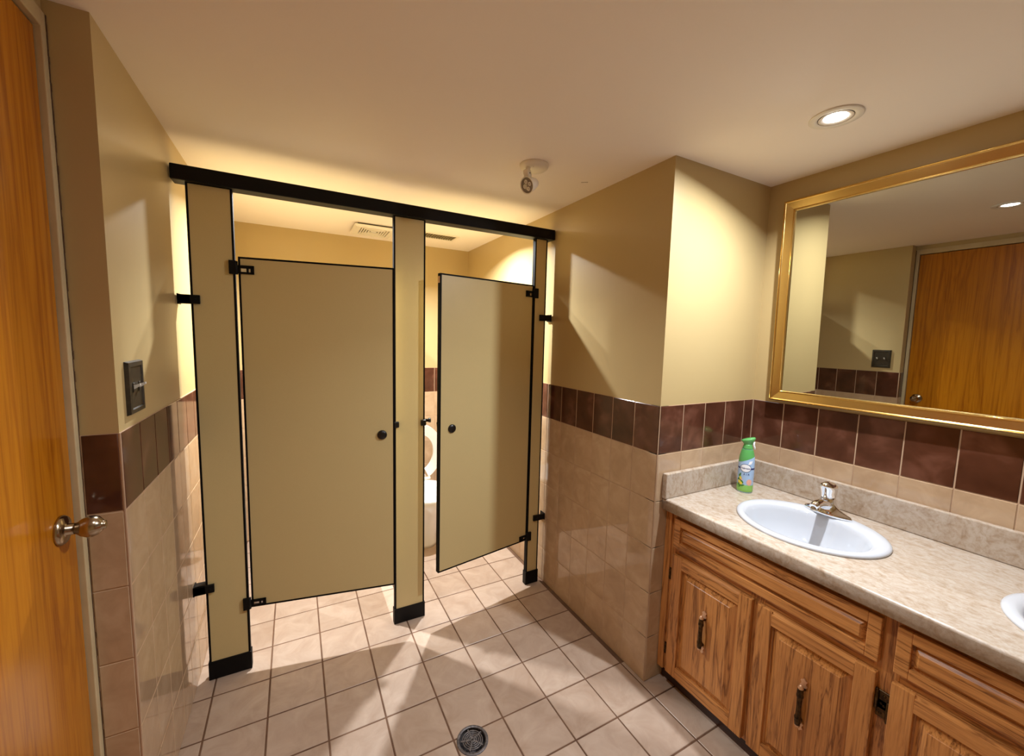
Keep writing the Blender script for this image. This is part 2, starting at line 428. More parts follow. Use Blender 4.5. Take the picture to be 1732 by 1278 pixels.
# divider between the stalls
panel('divider_panel', (1.136, .05), (1.136, YS-.02), .30, 1.78, .025, tp, 'khaki divider panel between the stalls')
dvb = MB()
for zc in (1.6, .45):
    dvb = MB().box(1.10, 1.185, .0265, .060, zc-.02, zc+.02, .002); dvb.build('divider_bracket', 'black_metal', tp)
DOORS = [((.458, .004), (1.053, -.102)), ((1.268, -.100), (1.846, .004))]
for i, (pa, pb) in enumerate(DOORS):
    o, p0, d, n, L, slab = panel('stall_door', pa, pb, .280, 1.780, .0225, tp,
        'khaki stall door standing slightly ajar, hinged beside the left wall' if i == 0 else 'khaki stall door standing ajar, hinged beside the tiled wall')
    hs = 0 if i == 0 else L                      # hinge end
    fs = L if i == 0 else 0
    sg = 1 if i == 0 else -1
    for (z0, z1) in ((1.712, 1.752), (.284, .322)):
        h = MB()
        # bracket strap on the door, with two slots left open
        zz0, zz1 = z0, z1-.006
        for (s0, s1, a, b) in ((.0, .056, zz0+.022, zz1), (.0, .056, zz0, zz0+.008), (.0, .008, zz0, zz1), (.030, .036, zz0, zz1), (.044, .056, zz0, zz1)):
            slab(h, hs+sg*s0, hs+sg*s1, -.007, -.0008, a, b)
        h.build('hinge_strap', 'black_metal', o)
        pin = MB(); px = (PX[0][1]+.004) if i == 0 else (PX[2][0]-.004)
        pin.lathe([(.006, 0), (.006, z1-z0+.012)], (px, -.004, z0-.004), (0, 0, 1), 12)
        if i == 0: pin.box(PX[0][1]-.020, px, -.012, -.001, z0-.004, z1+.010, .001)
        else: pin.box(px, PX[2][0]+.024, -.012, -.001, z0-.004, z1+.010, .001)
        pin.build('hinge_bracket', 'black_metal', o)
        sl = MB(); slab(sl, hs+sg*.010, hs+sg*.043, -.0018, -.0010, zz0+.008, zz0+.022); sl.build('hinge_slot', 'chrome', o)
    s_ = fs - sg*.056 if i == 0 else fs + .071
    c = p0+d*s_; c.z = 1.022
    lk = MB().lathe([(0, 0), (.0215, 0), (.0215, .004), (.019, .008), (.006, .0095), (0, .0095)], c, tuple(-n), 28); lk.build('latch_knob', 'black_plastic', o)
    b_ = MB(); s1 = fs+sg*.0 ; slab(b_, fs-sg*.004, fs-sg*.045, .0228, .036, 1.036, 1.056); b_.build('latch_bolt', 'chrome', o)
    if i == 1:
        t_ = MB(); slab(t_, -.0012, .0002, .004, .019, 1.735, 1.766); t_.build('edge_label', 'copper_end', o)
# coat bumper seen beyond the keeper
MB().lathe([(.0, 0), (.008, 0), (.008, .02), (.012, .024), (.012, .034), (0, .036)], (1.2241, .014, 1.052), (1, -.1, 0), 16).build('door_bumper', 'black_plastic', tp)

# ------------------------------------------------------------------ toilets
def make_toilet(cx, label):
    cy, cyw = .80, YS
    t = thing('toilet', (cx, cy, 0), label, 'toilet', 'toilets in the stalls')
    def ell(rx, ryf, ryb, z, yc, n=36):
        out = []
        for q in range(n):
            a = 2*PI*q/n; s_, c_ = math.sin(a), math.cos(a)
            out.append(Vector((cx+rx*c_, yc+(ryb if s_ > 0 else ryf)*s_, z)))
        return out
    b = MB()
    b.loft([ell(.105, .155, .20, 0, .82), ell(.105, .155, .20, .02, .82), ell(.098, .14, .20, .06, .82), ell(.105, .15, .20, .16, .81), ell(.135, .185, .20, .25, .80),
            ell(.17, .225, .19, .33, .78), ell(.183, .24, .19, .365, .775), ell(.185, .243, .19, .385, .775), ell(.178, .236, .185, .392, .775),
            ell(.135, .19, .12, .390, .775), ell(.125, .175, .11, .36, .775), ell(.09, .12, .08, .26, .785), ell(.04, .05, .04, .2, .79)], True, True)
    b.box(cx-.11, cx+.11, .90, YS-.01, .24, .388, .03)
    b.build('bowl', 'ceramic', t)
    # seat lifted up, open ring leaning back
    s = MB(); n = 40; Rm = Matrix.Rotation(math.radians(8), 4, 'X'); piv = Vector((cx, .955, .405))
    def pt(x, yy, zz): return piv + (Rm @ Vector((x, zz, yy)))      # yy up along the seat, zz depth
    secs = []
    for q in range(n+1):
        a = math.radians(-62) + math.radians(304)*q/n
        oc = Vector((.182*math.cos(a), .205+.225*math.sin(a))); ic = Vector((.112*math.cos(a), .205+.150*math.sin(a)))
        secs.append([pt(oc.x, oc.y, 0), pt(oc.x, oc.y, .018), pt(ic.x, ic.y, .018), pt(ic.x, ic.y, 0)])
    s.loft(secs, True, True, True, False)
    s.build('seat', 'ceramic', t)
    hb = MB().box(cx-.10, cx+.10, .945, .985, .392, .412, .006); hb.build('seat_hinge', 'white_plastic', t)
    f = MB(); f.tube([(cx, 1.12, .385), (cx, 1.12, .68)], .016, 16); f.lathe([(.03, 0), (.03, .05), (.022, .075), (.018, .08), (0, .082)], (cx, 1.12, .68), (0, 0, 1), 20)
    f.tube([(cx, 1.12, .70), (cx+.10, 1.13, .70), (cx+.12, 1.16, .70), (cx+.12, YS-.003, .70)], .014, 14)
    f.lathe([(.03, 0), (.026, .008), (.016, .012)], (cx+.12, YS-.001, .70), (0, -1, 0), 20)
    f.tube([(cx-.02, 1.12, .71), (cx-.055, 1.115, .71), (cx-.11, 1.10, .70)], [.012, .009, .006], 10)
    tag(f.build('flush_valve', 'chrome', t), 'chrome flush valve')
    return t
make_toilet(1.445, 'white toilet with its seat lifted, in the stall hinged beside the tiled wall')
make_toilet(.690, 'white toilet with its seat lifted, behind the stall door beside the left wall')

# ------------------------------------------------------------------ vanity
VY0, VY1 = YB-.003, -2.43          # along the wall
FX = 2.046                         # face frame front
vc = thing('vanity_cabinet', (2.3, (VY0+VY1)/2, 0), 'golden oak vanity cabinet with panelled doors under the marbled countertop', 'cabinet')
cs = MB().box(FX+.018, XM-.004, VY1, VY0, .062, .080).box(FX+.018, XM-.004, VY0-.018, VY0, .080, CT-.048).box(FX+.018, XM-.004, VY1, VY1+.018, .080, CT-.048)
cs.box(XM-.012, XM-.004, VY1+.018, VY0-.018, .080, CT-.048).box(FX+.018, FX+.024, VY1+.018, VY0-.018, .080, CT-.048); cs.build('carcass', 'oak_h', vc)
MB().box(FX+.022, FX+.040, VY1, VY0, .0, .064).build('toe_kick', 'oak_dark', vc)
STI = [(VY0, -.905), (-1.212, -1.262), (-1.558, -1.612), (-1.920, -1.972), (-2.268, -2.322), (-2.40, VY1)]
ff = MB()
for a, b in STI: ff.box(FX, FX+.018, b, a, .062, CT-.048, .0006)
ff.build('face_frame_stile', 'oak_v', vc)
ff = MB(); ff.box(FX+.0008, FX+.017, VY1, VY0, .062, .095).box(FX+.0008, FX+.017, VY1, VY0, .590, .640).box(FX+.0008, FX+.017, VY1, VY0, .745, CT-.048)
ff.build('face_frame_rail', 'oak_h', vc)
# scribe strip against the tiled corner
MB().box(FX-.010, FX+.004, YB-.032, YB-.002, .062, CT-.048, .001).build('scribe_strip', 'oak_v', vc)
def rect(y0, y1, z0, z1, x): return [Vector((x, y0, z0)), Vector((x, y1, z0)), Vector((x, y1, z1)), Vector((x, y0, z1))]
def ringf(mb, A, B):
    for i in range(4):
        j = (i+1) % 4; mb.add([A[i], A[j], B[j], B[i]], [[0, 1, 2, 3]])
def front_parts(name, y0, y1, z0, z1, drawer):
    """y0 > y1. stiles and rails around a raised panel, all proud of the face frame"""
    xf, xb = FX-.019, FX-.0005; fwid = .030 if drawer else .048
    root = None
    ya, yb, za, zb = y0-fwid, y1+fwid, z0+fwid, z1-fwid
    pm = MB(); R0 = rect(ya+.003, yb-.003, za-.003, zb+.003, xf+.004); ch = .010 if drawer else .024
    A = rect(ya+.003, yb-.003, za-.003, zb+.003, xf+.0115); B = rect(ya-.004, yb+.004, za+.004, zb-.004, xf+.0125)
    C = rect(ya-.004-ch, yb+.004+ch, za+.004+ch, zb-.004-ch, xf+.0015); Dn = rect(ya-.006-ch, yb+.006+ch, za+.006+ch, zb-.006-ch, xf-.0002)
    ringf(pm, A, B); ringf(pm, B, C); ringf(pm, C, Dn); pm.add(Dn, [[0, 1, 2, 3]])
    K = rect(ya+.003, yb-.003, za-.003, zb+.003, xb); ringf(pm, K, A); pm.add(K, [[3, 2, 1, 0]])
    root = pm.build(name, 'oak_h' if drawer else 'oak_v', vc)
    def member(a0, a1, c0, c1, mt, nm):
        mb = MB(); e = .004; 
        mb.box(xf, xb, a0, a1, c0, c1, .0022); mb.build(nm, mt, root)
    member(y0, ya, z0, z1, 'oak_h' if drawer else 'oak_v', 'stile'); member(yb, y1, z0, z1, 'oak_h' if drawer else 'oak_v', 'stile')
    member(ya+.0004, yb-.0004, z0, za, 'oak_h', 'rail')
    if drawer: member(ya+.0004, yb-.0004, zb, z1, 'oak_h', 'rail')
    else:
        # top rail with a finger-pull chamfer
        mb = MB(); c = .010
        pr = [(xf, zb), (xb, zb), (xb, z1), (xf+.006, z1), (xf, z1-c)]
        mb.loft([[Vector((x, ya+.0004, z)) for x, z in pr], [Vector((x, yb-.0004, z)) for x, z in pr]], smooth=False); mb.build('rail', 'oak_h', root)
    return root
def pull(root, yc, zc):
    xf = FX-.019
    h = MB()
    for s in (-1, 1):
        h.lathe([(.006, 0), (.0045, .006), (.0042, .017)], (xf, yc, zc+s*.052), (-1, 0, 0), 14)
    # fluted grip with three rings
    P = []; N = 24
    for i in range(N+1):
        t = -1+2*i/N; r = .0078 + .0030*math.exp(-((abs(t)-.62)/.07)**2) + .0018*math.exp(-((abs(t)-.80)/.06)**2) - .001*math.exp(-(t/.3)**2)
        P.append((r, .060*t))
    h.lathe(P, (xf-.019, yc, zc), (0, 0, 1), 14)
    for s in (-1, 1):
        h.box(xf-.0285, xf-.0235, yc-.0030, yc+.0030, zc-.034, zc+.034, .0010) if s == 1 else None
    tag(h.build('handle', 'antique_bronze', root), 'antique bronze bar pull')
    for s in (-1, 1):
        e = MB()
        z_ = zc+s*.0705
        pr = [(-.010, -.008), (-.005, -.013), (.005, -.013), (.010, -.008), (.006, .001), (.009, .008), (.004, .012), (0, .018), (-.004, .012), (-.009, .008), (-.006, .001)]
        for x0, x1 in ((xf-.0225, xf-.0005),):
            secs = []
            for x in (xf-.0005, xf-.005):
                secs.append([Vector((x, yc+u, z_+s*v_)) for u, v_ in pr])
            e.loft(secs, smooth=False)
        e.lathe([(.0075, 0), (.008, .005), (.0045, .012), (0, .015)], (xf-.019, yc, zc+s*.058), (0, 0, s), 14)
        e.build('handle_end', 'copper_end', root)
def hinge(root, y, zc, s):
    xf = FX; h = MB().box(xf-.0045, xf-.0002, y+.003*s, y+s*.030, zc-.026, zc+.026, .0012)
    h.build('hinge_plate', 'antique_bronze', root)
    b = MB().lathe([(0, -.030), (.003, -.030), (.0045, -.026), (.0045, -.009), (.0052, -.008), (.0052, .008), (.0045, .009), (.0045, .026), (.003, .030), (0, .030)], (xf-.008, y+.004*s, zc), (0, 0, 1), 12)
    b.build('hinge_barrel', 'antique_bronze', root)
    for q in (-.014, .014): MB().lathe([(.004, 0), (.003, .0015), (0, .002)], (xf-.0045, y+s*.020, zc+q), (-1, 0, 0), 10).build('hinge_screw', 'antique_bronze', root)
ZD0, ZD1 = .072, .600
dr = [(-.890, -1.570), (-1.602, -2.280)]
for a, b in dr: front_parts('drawer_front', a, b, .629, .757, True)
drs = [(-.890, -1.228, 1), (-1.248, -1.570, -1), (-1.602, -1.932, 1), (-1.952, -2.280, -1)]
for i, (a, b, s) in enumerate(drs):
    r = front_parts('cabinet_door', a, b, ZD0, ZD1, False)
    pull(r, (a+b)/2+(.002), .365)
    if s == 1: hinge(r, a-.001, .50, 1); hinge(r, a-.001, .16, 1)
    else: hinge(r, b+.001, .525, -1); hinge(r, b+.001, .16, -1)

# countertop with two oval holes (built as a grid of quads around each ellipse)
SK = [(2.285, -1.253), (2.285, -1.953)]; SRX, SRY = .206, .232
ctp = thing('countertop', (2.3, (VY0+VY1)/2, CT), 'cream marbled laminate countertop with backsplash over the oak vanity', 'countertop')
CX0, CX1 = 2.006, XM-.003
def counter_slab():
    mb = MB(); r = .008; ye, ys_ = VY1-.005, YB-.002
    prof = [(CX0, CT-.046)] + [(CX0+r-r*math.cos(a), CT-r+r*math.sin(a)) for a in [i*PI/2/5 for i in range(6)]]
    xs_ = CX0+r
    # front drop edge
    mb.loft([[Vector((x, ys_, z)) for x, z in prof], [Vector((x, ye, z)) for x, z in prof]], False, False, False, True)
    mb.quad((CX0, ys_, CT-.046), (CX0, ye, CT-.046), (CX0+.03, ye, CT-.046), (CX0+.03, ys_, CT-.046))
    mb.quad((CX0+.03, ys_, CT-.046), (CX0+.03, ye, CT-.046), (CX0+.03, ye, CT-.03), (CX0+.03, ys_, CT-.03))
    # top between the holes
    def rectq(ya, yb): mb.quad((xs_, ya, CT), (xs_, yb, CT), (CX1, yb, CT), (CX1, ya, CT))
    edges = [ys_]
    for cx, cy in SK: edges += [cy+.27, cy-.27]
    edges.append(ye)
    for i in range(0, len(edges), 2): rectq(edges[i], edges[i+1])
    for cx, cy in SK:
        n = 48; a_, b_ = SRX-.015, SRY-.015; inn = []; out = []
        y0, y1 = cy-.27, cy+.27
        for q in range(n):
            t = 2*PI*q/n; c_, s_ = math.cos(t), math.sin(t)
            inn.append((cx+a_*c_, cy+b_*s_))
            k1 = ((CX1-cx) if c_ > 0 else (cx-xs_))/max(abs(c_), 1e-9); k2 = .27/max(abs(s_), 1e-9); kk = min(k1, k2)
            out.append((cx+kk*c_, cy+kk*s_))
        # corner vertices so the outline stays a rectangle
        for q in range(n):
            j = (q+1) % n; A, B = out[q], out[j]; vs = [(*inn[q], CT), (*A, CT)]
            if abs(A[0]-B[0]) > 1e-6 and abs(A[1]-B[1]) > 1e-6:
                xx = CX1 if max(A[0], B[0]) > CX1-1e-4 else xs_; yy = y1 if max(A[1], B[1]) > y1-1e-4 else y0
                vs.append((xx, yy, CT))
            vs += [(*B, CT), (*inn[j], CT)]
            mb.add(vs, [list(range(len(vs)))])
            mb.quad((*inn[q], CT), (*inn[j], CT), (*inn[j], CT-.03), (*inn[q], CT-.03))
    mb.quad((CX0, ys_, CT-.046), (CX0+.03, ys_, CT-.046), (CX0+.03, ys_, CT), (CX0, ys_, CT-.008))
    mb.quad((CX0, ye, CT-.046), (CX0+.03, ye, CT-.046), (CX0+.03, ye, CT), (CX0, ye, CT-.008))
    return mb
counter_slab().build('counter_slab', 'counter_laminate', ctp)
SPH = .108
MB().box(XM-.0215, XM-.0008, VY1, YB-.0215, CT+.0004, CT+SPH, .004).build('backsplash', 'counter_laminate', ctp)
MB().box(CX0-.006, XM-.001, YB-.0225, YB-.0008, CT+.0004, CT+SPH, .004).build('side_splash', 'counter_laminate', ctp)

# sinks
def make_sink(cx, cy, label):
    s = thing('sink', (cx, cy, CT), label, 'sink', 'drop-in sinks')
    n = 64; b = MB()
    def e(rx, ry, z, dx=0): return [Vector((cx+dx+rx*math.cos(2*PI*q/n), cy+ry*math.sin(2*PI*q/n), CT+z)) for q in range(n)]
    # bowl opening sits forward of the faucet deck
    d = -.022
    secs = [e(SRX, SRY, .0006), e(SRX+.001, SRY+.001, .004), e(SRX-.002, SRY-.002, .009), e(SRX-.010, SRY-.010, .012), e(SRX-.022, SRY-.022, .0125, -.003),
            e(SRX-.040, SRY-.036, .010, d), e(SRX-.047, SRY-.042, .004, d), e(SRX-.052, SRY-.048, -.010, d), e(SRX-.062, SRY-.060, -.045, d), e(SRX-.085, SRY-.088, -.095, d+.003),
            e(.080, .090, -.128, d+.006), e(.040, .045, -.140, d+.008), e(.022, .022, -.1425, d+.008)]
    b.loft(secs, False, True); b.build('basin', 'sink_white', s)
    dx = cx+d+.008
    MB().lathe([(.021, -.1420), (.0215, -.1395), (.017, -.1385), (.014, -.1405), (0, -.1405)], (dx, cy, CT), (0, 0, 1), 24, cap0=False).build('drain_flange', 'chrome', s)
    ov = MB()
    for q in (-.009, 0, .009): ov.lathe([(.0028, 0), (.0028, .001), (0, .001)], (cx-.152+.004, cy+.075+q*.9, CT-.032+abs(q)*.2), (1, 0, .35), 10)
    ov.build('overflow_hole', 'chrome', s)
    return s
make_sink(*SK[0], 'white oval drop-in sink beside the spray can')
make_sink(*SK[1], 'white oval drop-in sink farther along the counter from the spray can')
def make_faucet(cx, cy, label):
    z0 = CT+.0125; f = thing('faucet', (cx, cy, z0), label, 'faucet', 'centreset faucets')
    n = 40
    # base plate: long oval deck that swells into the body
    def oval(rx, ry, z, dx=0, pw=1.0):
        out = []
        for q in range(n):
            a = 2*PI*q/n; c_, s_ = math.cos(a), math.sin(a)
            # pinched towards the ends
            y = ry*s_; wv = rx*(1-.45*abs(s_)**2.2*pw)
            out.append(Vector((cx+dx+wv*c_, cy+y, z0+z)))
        return out
    b = MB().loft([oval(.030, .080, 0), oval(.030, .080, .006), oval(.028, .076, .012), oval(.025, .060, .018), oval(.024, .043, .026, -.001, .6), oval(.0235, .031, .036, -.002, .3), oval(.023, .0255, .048, -.003, 0), oval(.0225, .0235, .062, -.003, 0), oval(.021, .0215, .068, -.003, 0)], True, True)
    b.build('base_plate', 'chrome', f)
    # spout arching forward over the bowl
    P = [(cx-.004, cy, z0+.034), (cx-.034, cy, z0+.048), (cx-.064, cy, z0+.055), (cx-.092, cy, z0+.053), (cx-.108, cy, z0+.046)]
    sp = MB().tube(P, [.0235, .0205, .0175, .0152, .0135], 20, .80)
    sp.build('spout', 'chrome', f)
    MB().lathe([(.0115, 0), (.0115, .012), (.009, .0125), (.009, .011), (0, .011)], (cx-.099, cy, z0+.044), (-.12, 0, -1), 18).build('aerator', 'nickel', f)
    # domed lever handle
    hd = MB()
    def he(r, z, dx, fl=1.0): return [Vector((cx-.003+dx+r*1.1*math.cos(2*PI*q/n)*(1.25 if math.cos(2*PI*q/n) < 0 else 1), cy+r*fl*math.sin(2*PI*q/n), z0+z+(.008*(math.cos(2*PI*q/n) < 0)*abs(math.cos(2*PI*q/n))**2 if z > .09 else 0))) for q in range(n)]
    hd.loft([he(.0205, .068, 0), he(.0225, .071, 0), he(.0240, .084, 0), he(.0265, .098, -.002), he(.0285, .107, -.004), he(.0265, .115, -.004), he(.018, .121, -.001), he(.003, .122, 0)], True, True)
    hd.build('lever_handle', 'chrome', f)
    MB().lathe([(.003, 0), (.0025, .001), (0, .001)], (cx-.0285, cy, z0+.088), (-1, 0, .2), 10).build('index_button', 'black_plastic', f)
    MB().tube([(cx+.024, cy, z0+.008), (cx+.024, cy, z0+.045)], .0022, 8).lathe([(.0022, 0), (.005, .003), (.005, .008), (0, .010)], (cx+.024, cy, z0+.045), (0, 0, 1), 12).build('lift_rod', 'chrome', f)
    return f
make_faucet(2.448, -1.243, 'chrome single-lever faucet on the sink beside the spray can')
make_faucet(2.448, -1.943, 'chrome single-lever faucet on the sink farther from the spray can')

# ------------------------------------------------------------------ spray can
AX, AY = 2.412, -.938
can = thing('air_freshener_can', (AX, AY, CT), 'green and pale blue air freshener spray can on the counter corner', 'spray can')
BODY = [(.0285, 0), (.0305, .003), (.0315, .010), (.0315, .120), (.0312, .140), (.0295, .158), (.0255, .178), (.0215, .193)]
def rad_at(z):
    for (r0, z0_), (r1, z1_) in zip(BODY, BODY[1:]):
        if z0_ <= z <= z1_: return r0+(r1-r0)*(z-z0_)/(z1_-z0_)
    return BODY[-1][0]
FA = math.atan2(CAMP.y-AY, CAMP.x-AX)                   # the printed front looks back into the room
def wrap(u, z, lift):
    """u: distance around the can to the viewer's right of its front"""
    r = rad_at(z)+lift; a = FA+u/.0315
    return Vector((AX+r*math.cos(a), AY+r*math.sin(a), CT+z))
MB().lathe(BODY, (AX, AY, CT), (0, 0, 1), 40).build('can_body', 'can_blue', can)
def patch(outline, lift, name, mat):
    """filled outline (u, z) wrapped on the can"""
    bm = bmesh.new(); vs = [bm.verts.new((u, z, 0)) for u, z in outline]; bm.faces.new(vs)
    bmesh.ops.triangulate(bm, faces=bm.faces)
    bmesh.ops.subdivide_edges(bm, edges=bm.edges, cuts=5, use_grid_fill=True); bmesh.ops.triangulate(bm, faces=bm.faces)
    mb = MB(); bm.verts.ensure_lookup_table(); idx = {v: i for i, v in enumerate(bm.verts)}
    mb.add([wrap(v.co.x, v.co.y, lift) for v in bm.verts], [[idx[v] for v in f.verts] for f in bm.faces], True); bm.free()
    return mb.build(name, mat, can)
def band(z0, z1, mat, name, lift=.0002, slope=0.0, nz=6):
    mb = MB(); n = 48; secs = []
    for i in range(nz+1):
        sec = []
        for q in range(n):
            u = (q/n-.5)*2*PI*.0315; off = slope*math.sin(u/.0315)
            lo = z0+(off if z0 > .05 else 0); hi = z1+(off if z1 < .17 else 0)
            sec.append(wrap(u, lo+(hi-lo)*i/nz, lift))
        secs.append(sec)
    mb.loft(secs, False, False); return mb.build(name, mat, can)
band(.148, .193, 'can_green', 'green_shoulder', .0003, .015)
band(.0, .036, 'can_green_light', 'green_base', .0003, 0)
band(.1065, .1135, 'can_navy', 'navy_stripe', .0004, 0)
def ellp(cu, cz, ru, rz, n=28): return [(cu+ru*math.cos(2*PI*i/n), cz+rz*math.sin(2*PI*i/n)) for i in range(n)]
patch(ellp(-.002, .112, .0222, .0185), .0007, 'logo_ring', 'can_navy')
patch(ellp(-.002, .112, .0202, .0165), .0010, 'logo_oval', 'can_white')
patch([(.006, .128), (.020, .132), (.026, .146), (.012, .144)], .0006, 'badge', 'can_white')
patch(ellp(.016, .050, .011, .014), .0006, 'cotton_puff', 'can_pink')
for (u, z, r, mt) in ((-.020, .066, .006, 'can_yellow'), (-.015, .060, .004, 'can_pink'), (-.024, .048, .007, 'can_yellow'), (-.016, .042, .006, 'can_yellow')):
    patch(ellp(u, z, r, r*1.1, 10), .0010, 'flower', mt)
for (u, z, a) in ((-.022, .080, 1.2), (-.028, .060, .8), (-.012, .050, 2.2), (-.020, .030, 1.0), (-.010, .034, .4), (-.027, .036, 1.9), (-.018, .054, 2.6), (-.024, .072, 2.1)):
    c_, s_ = math.cos(a), math.sin(a)
    o_ = [(u+c_*x-s_*y, z+s_*x+c_*y) for x, y in ((-.010, 0), (-.004, .0035), (.004, .003), (.010, 0), (.004, -.003), (-.004, -.0035))]
    patch(o_, .0008, 'leaf', 'can_leaf')
def text_on_can(txt, size, u0, z0, mat, lift, name):
    cu = bpy.data.curves.new(name, 'FONT'); cu.body = txt; cu.size = size; cu.align_x = 'CENTER'; cu.resolution_u = 3; cu.offset = size*.012
    ob = bpy.data.objects.new(name+'_tmp', cu); COL.objects.link(ob)
    bpy.context.view_layer.update()
    me = ob.evaluated_get(bpy.context.evaluated_depsgraph_get()).to_mesh()
    vs = [wrap(u0+v.co.x, z0+v.co.y, lift) for v in me.vertices]; fs = [list(p.vertices) for p in me.polygons]
    ob.to_mesh_clear(); bpy.data.objects.remove(ob, do_unlink=True); bpy.data.curves.remove(cu)
    return MB().add(vs, fs).build(name, mat, can)
text_on_can('Febreze', .0112, -.002, .1082, 'can_navy', .0014, 'logo_lettering')
text_on_can('A I R', .0115, .003, .081, 'can_navy', .0010, 'air_lettering')
# sprayer top
hd = MB().lathe([(.0212, .190), (.0200, .200), (.0168, .210), (.0165, .214)], (AX, AY, CT), (0, 0, 1), 32)
# flared saddle, higher towards the counter's far side
fr = Vector((math.cos(FA), math.sin(FA), 0)); sd = Vector((-math.sin(FA), math.cos(FA), 0))
secs = []
for (r, z, st) in ((.0165, .213, 1.0), (.0185, .222, 1.1), (.0225, .231, 1.16), (.0235, .236, 1.18), (.0205, .240, 1.16), (.008, .241, 1.1), (.0005, .241, 1)):
    sec = []
    for q in range(32):
        a = 2*PI*q/32; s_ = r*st*math.cos(a); t_ = r*.9*math.sin(a)
        p_ = Vector((AX, AY, CT+z)) + sd*s_ + fr*t_; p_.z += s_*.30*(z-.213)/.025
        sec.append(p_)
    secs.append(sec)
hd.loft(secs, False, True); hd.build('sprayer_top', 'can_green', can)
tr = MB().tube([Vector((AX, AY, CT+.228))+sd*.022+fr*.004, Vector((AX, AY, CT+.215))+sd*.0215+fr*.004, Vector((AX, AY, CT+.203))+sd*.0255+fr*.004, Vector((AX, AY, CT+.196))+sd*.0285+fr*.004], [.0042, .004, .0035, .0025], 10)
tr.build('trigger', 'can_white', can)

# ------------------------------------------------------------------ mirror
mz0, mz1, my0, my1, fwd = 1.233, 2.100, -.926, -2.42, .046
MO = Vector((XM-.004, (my0+my1)/2, mz0))
mir = thing('wall_mirror', MO, 'large wall mirror in a wide brass frame above the vanity', 'mirror')
gl = MB().box(XM-.010, XM-.005, my1+fwd-.004, my0-fwd+.004, mz0+fwd-.004, mz1-fwd+.004)
tag(gl.build('mirror_glass', 'mirror_silver', mir), 'silvered glass')
def member(ya, za, yb, zb, yc, zc, yd, zd):
    """mitred moulding from outer a-b to inner d-c"""
    prof = [(0, .004), (0, .019), (.06, .023), (.13, .0235), (.17, .019), (.20, .018), (.82, .0135), (.86, .0155), (.94, .0160), (1.0, .012), (1.0, .004)]
    secs = []
    for (y0_, z0_, y1_, z1_) in ((ya, za, yd, zd), (yb, zb, yc, zc)):
        secs.append([Vector((XM-.002-h, y0_+(y1_-y0_)*t, z0_+(z1_-z0_)*t)) for t, h in prof])
    mm = MB().loft(secs, True, True, True, False); f_ = mm.build('frame_rail', 'brass', mir)
    b = MB(); bead = []
    for t, h, r in ((.10, .0235, .0014), (.90, .0160, .0012)):
        pa = Vector((XM-.002-h, ya+(yd-ya)*t, za+(zd-za)*t)); pb = Vector((XM-.002-h, yb+(yc-yb)*t, zb+(zc-zb)*t))
        b.tube([pa, pb], r, 8)
    b.build('frame_bead', 'bright_brass', f_)
o, i_ = (my0, my1, mz0, mz1), (my0-fwd, my1+fwd, mz0+fwd, mz1-fwd)
member(o[0], o[2], o[1], o[2], i_[1], i_[2], i_[0], i_[2]); member(o[0], o[3], o[1], o[3], i_[1], i_[3], i_[0], i_[3])
member(o[0], o[2], o[0], o[3], i_[0], i_[3], i_[0], i_[2]); member(o[1], o[2], o[1], o[3], i_[1], i_[3], i_[1], i_[2])
mir.rotation_euler = (0, math.radians(-.82), math.radians(.45)); mir.location.x -= .006

# ------------------------------------------------------------------ switch plate
sw = thing('light_switch', (XL-.004, -.522, 1.322), 'dark brown double toggle switch plate above the brown tile band', 'light switch')
sx, sy, sz = XL-g1, -.522, 1.322
pl = MB()
A = [Vector((sx+.0002, sy+a, sz+b)) for a, b in ((-.061, -.072), (.061, -.072), (.061, .072), (-.061, .072))]
B = [Vector((sx+.009, sy+a, sz+b)) for a, b in ((-.058, -.069), (.058, -.069), (.058, .069), (-.058, .069))]
C = [Vector((sx+.010, sy+a, sz+b)) for a, b in ((-.047, -.058), (.047, -.058), (.047, .058), (-.047, .058))]
D = [Vector((sx+.007, sy+a, sz+b)) for a, b in ((-.044, -.055), (.044, -.055), (.044, .055), (-.044, .055))]
ringf(pl, A, B); ringf(pl, B, C); ringf(pl, C, D); pl.add(D, [[0, 1, 2, 3]]); pl.build('switch_plate', 'switch_brown', sw)
for q in (-.023, .023):
    t = MB().box(sx+.0068, sx+.009, sy+q-.006, sy+q+.006, sz-.013, sz+.013, .0008); t.build('toggle_well', 'switch_brown', sw)
    tg = MB().loft([[Vector((sx+.008, sy+q+a, sz+b)) for a, b in ((-.004, -.005), (.004, -.005), (.004, .006), (-.004, .006))],
                    [Vector((sx+.022, sy+q+a, sz+b+.007)) for a, b in ((-.003, -.002), (.003, -.002), (.003, .004), (-.003, .004))]], smooth=False)
    tg.build('toggle', 'toggle_white', sw)

